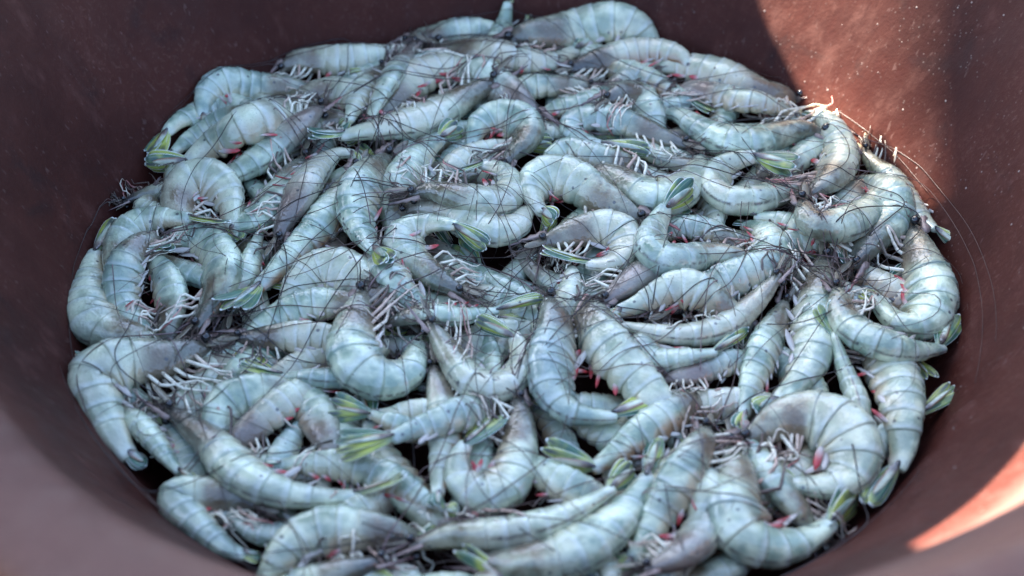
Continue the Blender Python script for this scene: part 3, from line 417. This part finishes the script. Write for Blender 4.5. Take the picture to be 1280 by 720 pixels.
    ([(1537,-1700,-66),(1682,-1615,-26),(1832,-1518,-20),(2006,-1503,5),(2153,-1596,39),(2251,-1744,40),(2251,-1914,0),(2140,-2045,-38),(1969,-2073,-46),(1807,-2019,-81),(1778,-2005,-98)], 363, -1, 'big round coiled shrimp like a shell towards the near right wall', {}),
    ([(160,109,45),(285,171,50),(412,226,56),(543,272,59),(678,301,56),(796,233,49),(823,100,43),(764,-23,38),(643,-85,33),(504,-84,30),(138,3,59)], 282, -1, 'folded shrimp in the middle with a shiny turquoise fan pointing left', {}),
    ([(1781,-66,54),(1640,-10,74),(1486,22,51),(1335,-18,64),(1201,-96,103),(1053,-110,136),(983,28,131),(1013,183,116),(1062,335,107),(1121,483,111),(1352,759,128)], 325, -1, 'V-shaped shrimp with a raised dark green fan and thin white legs, right of centre', {}),
    ([(1711,-656,-84),(1611,-600,-26),(1508,-546,31),(1405,-495,89),(1300,-445,145),(1179,-415,145),(1060,-449,113),(948,-478,57),(838,-544,47),(720,-591,38),(625,-691,32)], 252, 1, 'short stubby greenish tail lying like a bean, tied round by a feeler', {}),
    ([(1912,-253,135),(1813,-365,93),(1710,-469,43),(1599,-574,12),(1481,-674,3),(1343,-745,5),(1193,-783,15),(1039,-790,32),(886,-766,43),(737,-722,37),(540,-578,39)], 253, -1, 'long shallow-curved shrimp with ringed segments pointing its fan to the centre', {}),
    ([(406,-358,-118),(474,-499,-40),(529,-646,33),(583,-811,42),(654,-970,47),(752,-1113,33),(864,-1244,8),(958,-1390,5),(1035,-1527,-67),(1107,-1665,-145),(1162,-1772,-205)], 340, -1, 'olive-grey shrimp lying close beside the big J-shaped one', {'dark': 0.3}),
    ([(-1610,-2317,-89),(-1737,-2290,-72),(-1869,-2269,-66),(-2002,-2269,-61),(-2129,-2308,-59),(-2072,-2401,-66),(-1974,-2491,-72),(-1874,-2579,-80),(-1768,-2660,-86),(-1644,-2701,-102),(-1634,-2700,-107)], 273, 1, 'hooked shrimp with a bright red leg tuft at the near left wall', {'red': 1}),
    ([(817,-2850,72),(945,-2800,86),(1056,-2723,70),(1134,-2620,25),(1194,-2505,-20),(1234,-2375,-32),(1247,-2260,37),(1252,-2144,48),(1244,-2022,-14),(1225,-1900,-76),(1206,-1777,-138)], 273, 1, 'mauve shrimp head with one very long white leg at the near edge', {'tint': 'mauve'}),
    ([(2312,-344,88),(2321,-471,128),(2309,-609,129),(2341,-743,129),(2424,-851,126),(2538,-929,128),(2670,-954,107),(2792,-915,57),(2908,-858,7),(3026,-800,-34),(3184,-457,-69)], 281, 1, 'crescent-shaped shrimp cradling the large plump one, dark fan at the right wall', {}),
    ([(1452,-1710,-93),(1470,-1868,-37),(1468,-2038,-15),(1437,-2203,16),(1402,-2369,39),(1449,-2527,16),(1601,-2574,-34),(1764,-2534,-58),(1911,-2446,-70),(2044,-2339,-77),(2272,-2083,-68)], 348, 1, 'big L-shaped shrimp nearest to the near right wall, dark green fan', {}),
    ([(-2176,-914,-88),(-2310,-1013,-47),(-2455,-1109,-30),(-2620,-1156,3),(-2775,-1230,35),(-2881,-1363,34),(-2812,-1517,-3),(-2726,-1665,-40),(-2633,-1812,-64),(-2525,-1935,-109),(-2499,-1948,-123)], 355, 1, 'largest pale hook-shaped shrimp against the near left wall', {}),
    ([(-637,-2631,-67),(-495,-2569,-58),(-345,-2534,-49),(-191,-2528,-41),(-38,-2514,-39),(112,-2476,-38),(256,-2421,-33),(393,-2350,-19),(523,-2267,-6),(645,-2172,-3),(810,-1950,-35)], 286, 1, 'blue shrimp with dotted ridged rings lying across the near middle', {'roll': 40}),
    ([(234,-426,-30),(261,-572,47),(279,-734,63),(272,-901,61),(249,-1066,62),(234,-1232,56),(262,-1395,35),(362,-1523,11),(523,-1550,-8),(690,-1542,-19),(1085,-1343,-14)], 337, 1, 'big J-shaped shrimp in the near middle with bright red swimmerets, yellow fan', {}),
    ([(-2355,-1529,-69),(-2210,-1646,-60),(-2069,-1765,-47),(-1939,-1896,-28),(-1830,-2045,-5),(-1699,-2175,10),(-1532,-2249,-6),(-1350,-2261,-41),(-1166,-2253,-60),(-981,-2232,-67),(-633,-2216,90)], 299, 1, 'shrimp with a smoky dark head and long white-ringed tail towards the near left', {'dark': 0.8}),
    ([(11,-1408,17),(41,-1564,4),(43,-1723,-6),(38,-1882,-12),(16,-2039,-18),(-51,-2182,-23),(-191,-2246,-19),(-321,-2166,7),(-360,-2017,32),(-308,-1867,45),(-93,-1572,-6)], 275, -1, 'upright U-shaped white shrimp with a crimson tuft between its arms', {'red': 1}),
    ([(-203,-2660,-140),(-70,-2713,-67),(91,-2717,-52),(252,-2707,-40),(404,-2655,-34),(530,-2554,-35),(638,-2434,-40),(733,-2303,-46),(813,-2162,-50),(887,-2018,-52),(979,-1707,-32)], 327, 1, 'large smooth shrimp curving up to a folded dark fan, near the bottom middle', {}),
    ([(920,-3016,-372),(821,-3043,-320),(719,-3059,-269),(616,-3064,-217),(513,-3057,-165),(412,-3040,-112),(306,-3008,-80),(199,-2968,-70),(96,-2917,-79),(-6,-2864,-90),(-337,-2626,-60)], 221, 1, 'dark green fan with a white edge at the very near edge of the pile', {}),
]
def sheet(name, poly, z, label):
    n = len(poly)
    V = [(x, y, z) for x, y in poly] + [(x, y, z + 0.006) for x, y in poly]
    F = [tuple(range(n))[::-1], tuple(range(n, 2 * n))] + [(i, (i + 1) % n, n + (i + 1) % n, n + i) for i in range(n)]
    return tag(mesh_object(name, V, F, 'blocker', smooth=False), label, 'shade blocker', kind='structure')
sheet('sun_blocker', [(-1.2, .05), (-.05, .05), (-.05, .275), (-.10, .27), (-.20, .262), (-.29, .268), (-.305, .325), (-.216, .398), (-.10, .48), (-.05, .52), (-.05, .60),
      (-.12, .585), (-.17, .66), (-.20, .72), (-.235, .76), (-.266, .79), (-.285, .862), (-.31, .878), (-.335, .888), (-.341, .92), (-.354, .967), (-.317, .975), (-.28, 1.3), (-1.2, 1.3)],
      0.9, 'canvas added out of view above the tub, cut to shade it')  # added sun blocker, outline traced back from the wanted shadow edges
sheet('sun_blocker', [(-6.722, 9.693), (-7.362, 9.593), (-7.412, 9.558), (-7.437, 9.493), (-7.437, 9.143), (-6.722, 9.143)], 12.0, 'small high canvas added out of view to shade one side of the tub')  # second added blocker, set high so its shadow edge turns soft

# ------------------------------------------------------------------ height of the pile (for legs and feelers that lie on it)
G = 0.003; HN = 290; H0 = -0.435
gx = H0 + G * np.arange(HN); GX, GY = np.meshgrid(gx, gx, indexing='ij'); GR = np.hypot(GX, GY)
HF = np.where(GR > 0.30, np.maximum((GR - 0.33) / 0.55, -0.05), -0.03)
def hf(p):
    p = np.atleast_2d(p); i = np.clip(((p[:, 0] - H0) / G).astype(int), 0, HN - 1); j = np.clip(((p[:, 1] - H0) / G).astype(int), 0, HN - 1)
    return HF[i, j]
PT = [0, .04, .10, .20, .34, .42, .5, .65, .8, .9, 1]; PH = [.20, .38, .57, .80, .98, 1.04, 1.05, .92, .71, .54, .38]
def body_profile(t): return np.interp(t, PT, PH)
# rings along the body: (t, step scale, ring number, u in ring)
BOUND = [.36, .455, .55, .645, .735, .82, 1.0]
RINGS = [(t, 1.0, 0, t / .36) for t in (0, .012, .03, .055, .09, .13, .17, .21, .25, .29, .32, .342)] + [(.355, 1.03, 0, .96), (.359, 1.02, 0, 1.0)]
for k in range(6):
    a, b = BOUND[k], BOUND[k + 1]
    for u, e in ((.0, .970), (.05, .975), (.22, .985), (.45, 1.0), (.7, 1.015), (.9, 1.024), (.975, 1.02), (.998, .998)):
        RINGS.append((a + (b - a) * u, e if k < 5 or u < .95 else .97, k + 1, u))
RINGS += [(1.003, .8, 6, 1.0), (1.006, .35, 6, 1.0)]
RT = np.array([r[0] for r in RINGS]); RE = np.array([r[1] for r in RINGS]); RK = np.array([r[2] for r in RINGS]); RU = np.array([r[3] for r in RINGS])
K = 20

class Shrimp: pass
def layout(P, fan, h, sg, roll):
    """frames along the spine of one shrimp"""
    s = Shrimp(); s.h = h; s.sg = sg; s.fan = np.asarray(fan, float)
    full = np.asarray(P, float)
    s.C, s.L = spline(full, np.minimum(RT, 1.0))
    ex = nrm(full[-1] - full[-2]); s.C[RT > 1] = s.C[RT <= 1][-1] + np.outer(RT[RT > 1] - 1, ex) * s.L
    fine, _ = spline(full, 81)
    Tf = nrm(np.gradient(fine, axis=0))
    g = np.exp(-.5 * (np.subtract.outer(np.arange(81), np.arange(81)) / 2.5) ** 2); g /= g.sum(1, keepdims=True); Tf = nrm(g @ Tf)
    tf = np.linspace(0, 1, 81)
    def at(t):
        c = np.stack([np.interp(t, tf, fine[:, k]) for k in range(3)], -1); T = nrm(np.stack([np.interp(t, tf, Tf[:, k]) for k in range(3)], -1))
        N = np.array([0, 0, 1.0]) - T * T[..., 2:3]; N = nrm(N); B = np.cross(N, T)
        cr, sr = math.cos(roll), math.sin(roll)
        D = -sg * B * cr + N * sr; Lt = np.cross(T, D)
        return c, T, D, Lt
    s.at = at
    ds = s.L / 80; kap = np.gradient(Tf, axis=0) / ds
    s.kap = kap; s.tf = tf
    return s
def make_body(s, rng, name='shrimp', loc=None):
    t = np.minimum(RT, 1.0); c, T, D, Lt = s.at(t); c = s.C
    ph = body_profile(t) * s.h / 2 * RE
    kd = np.einsum('ij,ij->i', np.stack([np.interp(t, s.tf, s.kap[:, q]) for q in range(3)], 1), D)   # >0 bends towards the back
    lim_v = np.where(kd < 0, 1.0 / np.maximum(-kd, 1e-3), 9); lim_d = np.where(kd > 0, 0.82 / np.maximum(kd, 1e-3), 9)
    pl = np.where((RK >= 1) & (RK <= 5), 0.86 + 0.22 * np.sin(np.pi * np.clip(RU, 0, 1)) ** 0.6, np.where(RK == 0, 1.02, 0.92))
    tight = np.clip(-kd * s.h * 0.55, 0, 1) * np.interp(t, [.2, .4, .85, 1], [0, 1, 1, 0])        # a curled belly closes up on itself
    hd = np.minimum(ph, lim_d); hv = np.minimum(ph * pl * (1 + .55 * tight), lim_v)
    wr = np.interp(t, [0, .1, .36, .6, .85, 1], [.80, .74, .74, .76, .68, .62]); w = ph * wr
    an = 2 * np.pi * np.arange(K) / K; ca, sa = np.cos(an), np.sin(an)
    ex = np.where(ca > 0, hd[:, None], hv[:, None]) * np.sign(ca) * np.abs(ca) ** 0.92
    la = w[:, None] * np.sign(sa) * np.abs(sa) ** 0.85 * (1 - 0.30 * np.maximum(-ca, 0) ** 1.5)
    # small dents and swellings
    rw = 1 + 0.018 * np.sin(np.outer(t, np.ones(K)) * rng.uniform(9, 16) + an * 2 + rng.uniform(0, 6)) + 0.012 * rng.normal(size=(len(t), K))
    V = c[:, None] + (ex * rw)[..., None] * D[:, None] + (la * rw)[..., None] * Lt[:, None]
    sv = np.zeros((len(t), K, 3)); sv[..., 0] = t[:, None]; sv[..., 1] = ca[None]; sv[..., 2] = RU[:, None]
    F = grid_faces(len(t), K) + [tuple(range(K))[::-1], tuple(range((len(t) - 1) * K, len(t) * K))]
    o = mesh_object(name, V.reshape(-1, 3), F, 'shell', sv.reshape(-1, 3), loc=loc)
    s.o = o; s.loc = loc; s.w = w; s.hv = hv
    return o
def stamp(s):
    t = np.linspace(0, 1, 40); c, T, D, Lt = s.at(t); r = body_profile(t) * s.h / 2
    for j in range(40):
        i0 = int((c[j, 0] - H0) / G); j0 = int((c[j, 1] - H0) / G); q = int(r[j] / G) + 2
        sl = (slice(max(0, i0 - q), i0 + q + 1), slice(max(0, j0 - q), j0 + q + 1))
        d = np.hypot(GX[sl] - c[j, 0], GY[sl] - c[j, 1]); mk = d < r[j]
        top = np.where(mk, c[j, 2] + .76 * r[j] * np.sqrt(np.maximum(1 - (d / r[j]) ** 2, 0)), -9)
        HF[sl] = np.maximum(HF[sl], top)
def part(s, name, geo, mat, color=None):
    V, F, sv = geo
    o = mesh_object(name, V, F, mat, sv, parent=s.o, loc=s.loc)
    if color is not None: o.color = color
    return o
def drape(P, off=0.0012, reach=0.012):
    """rest a thin limb on the pile where it would otherwise dip a little into it"""
    h = hf(P) + off; P = P.copy(); dz = h - P[:, 2]
    m_ = (dz > 0) & (dz < reach); P[m_, 2] = h[m_]
    return P
def add_fan(s, rng):
    c, T, D, Lt = s.at(np.array([1.0])); c, T, D, Lt = c[0], T[0], D[0], Lt[0]
    ax = s.fan - c; fl = min(max(np.linalg.norm(ax), 0.45 * s.h), 1.9 * s.h); ax = nrm(ax)
    if ax @ T < -0.2: ax = nrm(ax + 0.5 * T)
    # the blades of a resting fan are half open and turned a little to the light
    nor = nrm(np.array([0, -.25, 1.0]) - ax * (np.array([0, -.25, 1.0]) @ ax)); side = np.cross(nor, ax)
    q = rng.uniform(-.75, .75); side, nor = math.cos(q) * side + math.sin(q) * nor, math.cos(q) * nor - math.sin(q) * side
    b = c - T * 0.10 * s.h + np.array([0, 0, .08 * s.h])
    wd_ = s.h * 0.15
    op = rng.uniform(0.02, 0.17)
    for k_, (an, ln, ww, off) in enumerate(((-op * 1.9, .96, 1.12, -.0010), (op * 1.9, .96, 1.12, -.0010), (-op * .8, 1.0, 1.0, .0003), (op * .8, 1.0, 1.0, .0003))):
        d = math.cos(an) * ax + math.sin(an) * side
        part(s, 'uropod', leaf(b + nor * off + side * math.sin(an) * .12 * s.h, d, np.cross(nor, d), nor + 0.25 * side * np.sign(an), fl * ln, wd_ * ww * rng.uniform(.9, 1.1), rng.uniform(-.10, .14), 0.62), 'fan')
    part(s, 'telson', leaf(b + nor * .0020, ax, np.cross(nor, ax), nor, fl * .80, wd_ * .62, rng.uniform(-.02, .06), 0.25), 'shell')
def add_head(s, rng, full):
    c, T, D, Lt = s.at(np.array([0.0, 0.03, 0.08])); h = s.h
    f = -T[0]
    # rostrum: toothed blade
    n = 9; ln = h * rng.uniform(.95, 1.25); u = np.linspace(0, 1, n)
    base = c[1] + D[1] * h * .20
    V = []; S = []
    for i in range(n):
        q = base + f * ln * (u[i] - .15) + D[0] * h * (.03 * math.sin(u[i] * 2.2))
        hh = h * (.11 * (1 - u[i]) + .014); tooth = h * (.055 if i % 2 else 0.0) * (1 - .5 * u[i])
        for dd, ll in ((hh + tooth, 0), (0, .045 * (1 - u[i]) + .008), (-hh * .6, 0), (0, -.045 * (1 - u[i]) - .008)):
            V.append(q + D[0] * dd + Lt[0] * ll * h); S.append((u[i], 0, 0))
    part(s, 'rostrum', (np.array(V), grid_faces(n, 4) + [(3, 2, 1, 0), tuple(range((n - 1) * 4, n * 4))], S), 'rostrum')
    for sd in (-1, 1):
        e = c[1] + f * h * .05 + D[1] * h * .09 + Lt[1] * sd * h * .22
        part(s, 'eye', ball(e, h * .11, (1, 1, .9)), 'eye')
    for sd in (-1, 1):
        b = c[1] - D[1] * h * .04 + Lt[1] * sd * h * .13
        d = nrm(f + Lt[0] * sd * .14 - D[0] * rng.uniform(0, .16))
        part(s, 'antennal_scale', leaf(b, d, D[0], Lt[0] * sd, h * rng.uniform(.65, .9), h * .095, 0.05, .5, n=7), 'scale')
    # mouth bristles and antennules
    Vs, Fs, Ss = [], [], []; o = 0
    for q in range(16 if full else 10):
        p = c[0] + D[0] * h * rng.uniform(-.22, .1) + Lt[0] * h * rng.uniform(-.12, .12)
        d = nrm(f + D[0] * rng.uniform(-.75, .25) + Lt[0] * rng.normal() * .3); pts = [p]
        ln = h * rng.uniform(.3, 1.25)
        for w_ in range(6):
            d = nrm(d + rng.normal(size=3) * .28 + np.array([0, 0, -.05])); pts.append(pts[-1] + d * ln / 6)
        P_ = drape(np.array(pts), .0008); V, F, S = tube(P_, np.linspace(.00075, .0003, 7) * rng.uniform(.7, 1.2), 4)
        Vs.append(V); Ss.append(S); Fs += [tuple(x + o for x in ff) for ff in F]; o += len(V)
    part(s, 'mouth_bristles', (np.vstack(Vs), Fs, np.vstack(Ss)), 'bristle')
def add_legs(s, rng, n=8):
    h = s.h; bias = rng.uniform(-.1, 1.2)
    cb, Tb, Db, Lb = [x[0] for x in s.at(np.array([.17]))]
    bunch = cb - Db * h * rng.uniform(.9, 1.4) - Tb * h * bias + Lb * rng.normal() * .1 * h        # the tips gather in a bunch
    for q in range(n):
        i, sd = q // 2, 1 if q % 2 else -1
        t = .09 + .052 * i + rng.uniform(-.01, .01)
        c, T, D, Lt = [x[0] for x in s.at(np.array([t]))]
        hv = body_profile(t) * h / 2
        p = c - D * hv * .85 + Lt * sd * h * .12
        f = -T
        sweep = bias + rng.normal() * .25
        d1 = nrm(-D * rng.uniform(.5, 1) + f * sweep + Lt * sd * rng.uniform(0, .4))
        d2 = nrm(f * rng.uniform(.5, 1.3) - D * rng.uniform(-.5, .6) + Lt * rng.normal() * .25)
        d3 = nrm(d2 * .5 - f * rng.uniform(-.6, .6) - D * rng.uniform(-.2, .9) + rng.normal(size=3) * .25)
        l = h * rng.uniform(1.0, 1.7)
        J = np.array([p - d1 * .1 * h, p + d1 * l * .32, p + d1 * l * .34 + d2 * l * .02, p + d1 * l * .34 + d2 * l * .40, p + d1 * l * .34 + d2 * l * .42 + d3 * l * .02, p + d1 * l * .34 + d2 * l * .42 + d3 * l * .30])
        J[-1] = J[-1] * .45 + bunch * .55; J[-2] = J[-2] * .7 + bunch * .3; J[-3] = J[-3] * .72 + bunch * .28
        dd = np.r_[0, np.cumsum(np.linalg.norm(np.diff(J, axis=0), axis=1))]; tt = np.array([0, .16, .3, .41, .44, .47, .58, .7, .76, .8, .9, 1]) * dd[-1]
        P_ = np.stack([np.interp(tt, dd, J[:, c_]) for c_ in range(3)], 1); P_[2:] = drape(P_[2:], .0012, .014)
        r = np.interp(np.linspace(0, 1, 12), [0, .3, .4, .7, .8, 1], [1.3, 1.0, .75, .70, .55, .25]) * .00085 * (h / .025)
        part(s, 'walking_leg', tube(P_, r, 5), 'leg')
def add_swimmerets(s, rng, red, n=7):
    h = s.h; lean = rng.choice([-1, 1]) * rng.uniform(.8, 1.8)
    for q in range(n):
        i, sd = (q, 1) if q < 5 else (int(rng.integers(0, 5)), -1)
        t = .41 + .093 * i
        c, T, D, Lt = [x[0] for x in s.at(np.array([t]))]
        if Lt[2] < 0: sd = -sd                              # the row on the upper side shows
        k_ = int(np.argmin(np.abs(RT - t))); hv = s.hv[k_]
        p = c - D * hv * .72 + Lt * sd * h * rng.uniform(.05, .16)
        d = nrm(-D * rng.uniform(.5, 1) + T * (lean + rng.normal() * .5) + Lt * sd * rng.uniform(0, .35))
        part(s, 'swimmeret', leaf(p, d, nrm(np.cross(d, Lt) + Lt * rng.normal() * .3), Lt, h * rng.uniform(.32, .62), h * rng.uniform(.035, .08), rng.uniform(-.3, .3), .40, n=6, thick=.0014), 'swim', (1 if rng.random() < red else 0, 0, 0, 1))
def add_feelers(s, rng, n=2):
    h = s.h; c, T, D, Lt = [x[0] for x in s.at(np.array([0.02]))]
    for q in range(n):
        p = c - D * h * .08 + Lt * h * (.14 if q else -.14)
        ang = math.atan2(-T[1], -T[0]) + rng.normal() * .7
        ln = s.L * rng.uniform(0.9, 2.3); m_ = 44; st = ln / m_
        cur = rng.normal() * 7; climb = rng.random() < .3; pts = [p]; z = p[2]
        for w_ in range(m_):
            cur += rng.normal() * 1.7 - cur * .03; ang += cur * st
            x, y = pts[-1][0] + math.cos(ang) * st, pts[-1][1] + math.sin(ang) * st
            r_ = math.hypot(x, y)
            if r_ > .30 and not climb:                      # bend back into the pile
                tn = math.atan2(-y, -x); ang += .25 * math.atan2(math.sin(tn - ang), math.cos(tn - ang)); cur *= .6
                if r_ > .32: x, y = x * .32 / r_, y * .32 / r_
            elif r_ > .325:                                   # turn along the wall
                tn = math.atan2(x, -y); tn = tn if math.cos(ang - tn) > 0 else tn + math.pi
                ang += .5 * math.atan2(math.sin(tn - ang), math.cos(tn - ang)) ; cur *= .5
                if r_ > .352: x, y = x * .352 / r_, y * .352 / r_
            pts.append(np.array([x, y, z]))
        P_ = np.array(pts); zz = hf(P_) + .0018; zz[0] = p[2]; zz[1] = max(p[2], zz[1])
        # a springy thread: rides over the tops and does not follow every hollow
        up_ = zz.copy()
        for w_ in range(4):
            up_ = np.maximum(zz, np.convolve(np.r_[[up_[0]] * 3, up_, [up_[-1]] * 3], np.ones(7) / 7, 'valid'))
        P_[:, 2] = np.convolve(np.r_[[up_[0]], up_, [up_[-1]]], [.25, .5, .25], 'valid'); P_[0] = p; P_[1:-1] = .5 * P_[1:-1] + .25 * (P_[:-2] + P_[2:])
        part(s, 'antenna', tube(P_, np.linspace(.00048, .00018, len(P_)) * rng.uniform(.65, 1.15), 5), 'feeler')

# ------------------------------------------------------------------ build: hidden lower layer first, then the surveyed shrimp
RNG = np.random.default_rng(11)
top = []
for pts, h10, sg, label, opt in SHRIMP:
    P3 = np.array(pts, float) / 10000; h = h10 / 10000
    s = layout(P3[:-1], P3[-1], h, sg, math.radians(opt.get('roll', RNG.uniform(0, 32))))
    o = make_body(s, RNG, 'shrimp', P3[:-1].mean(0) - [0, 0, h * .4]); stamp(s)
    o.color = (opt.get('dark', RNG.choice([0, .25, .55])), 1.0 if opt.get('tint') == 'mauve' else RNG.uniform(0, .25), opt.get('belly', RNG.choice([0, 0, .4])), 1)
    tag(o, label, 'shrimp', 'shrimp heaped in the tub'); s.opt = opt
    top.append(s)
lower = []
open_ = (HF < -.012) & (GR < .312); HOLES = []
while len(HOLES) < 96 and open_.sum() > 40:
    ii, jj = np.nonzero(open_); a = RNG.integers(0, len(ii), 30)      # the roomiest of thirty spots in the gaps
    cnt = [open_[max(0, ii[q] - 5):ii[q] + 6, max(0, jj[q] - 5):jj[q] + 6].sum() for q in a]; q = a[int(np.argmax(cnt))]
    c0 = np.array([gx[ii[q]], gx[jj[q]]]); HOLES.append(c0)
    open_ &= np.hypot(GX - c0[0], GY - c0[1]) > .0135
for k, c0 in enumerate(HOLES):
    h = RNG.uniform(.019, .026); ln = RNG.uniform(.085, .12)
    ang = RNG.uniform(0, 6.28); bend = RNG.uniform(-16, 16); pts = []; p = np.array([0.0, 0.0]); z0 = -.0125 + RNG.uniform(-.006, .003)
    for q in range(10):
        pts.append(p.copy()); p = p + np.array([math.cos(ang), math.sin(ang)]) * ln / 9; ang += bend * ln / 9
    pts = np.array(pts); pts += c0 - pts[int(RNG.integers(3, 8))]
    rr = np.hypot(pts[:, 0], pts[:, 1]); pts *= np.minimum(1, .298 / rr)[:, None]
    P3 = np.c_[pts, np.full(10, z0)]; tip = P3[-1] + nrm(P3[-1] - P3[-2]) * h * 1.2
    s = layout(P3, tip, h, 1 if bend > 0 else -1, math.radians(RNG.uniform(-5, 40)))
    o = make_body(s, RNG, 'shrimp', P3.mean(0) - [0, 0, h * .4]); stamp(s); s.col = (RNG.choice([0, .3]), RNG.choice([0, .6]), RNG.choice([0, .7])); o.color = (*s.col, 1)
    lower.append(s)
def nick(label):
    for cut in (',', ' with ', ' and ', ' whose ', ' of ', ' in ', ' near ', ' by '):
        label = label.split(cut)[0]
    return ' '.join(label.split()[:8]).removesuffix(' the').removesuffix(' in').removesuffix(' to').removesuffix(' at').removesuffix(' a').removesuffix(' its').removesuffix(' against')
free = {}
for s in top: free.setdefault(nick(s.o['label']), np.array(s.o.location))
for s in lower:
    c0 = np.array(s.o.location); d, key = min([(np.linalg.norm(v[:2] - c0[:2]), k_) for k_, v in free.items()]); free.pop(key)
    tag(s.o, 'buried shrimp glimpsed in the gap beside the ' + key if d < .09 else 'shrimp buried under the others, glimpsed only in the dark gaps', 'shrimp', 'shrimp buried under the top of the pile')
for s in lower:
    add_fan(s, RNG); add_head(s, RNG, False) if RNG.random() < .35 else add_legs(s, RNG, 3)
for s in top:
    add_fan(s, RNG); add_head(s, RNG, True); add_legs(s, RNG, 10); add_swimmerets(s, RNG, .9 if (' red ' in s.o['label'] or 'crimson' in s.o['label'] or 'red-' in s.o['label']) else float(RNG.choice([0, .3, .6])))
for s in top:
    add_feelers(s, RNG, int(RNG.choice([1, 1, 2, 2])))
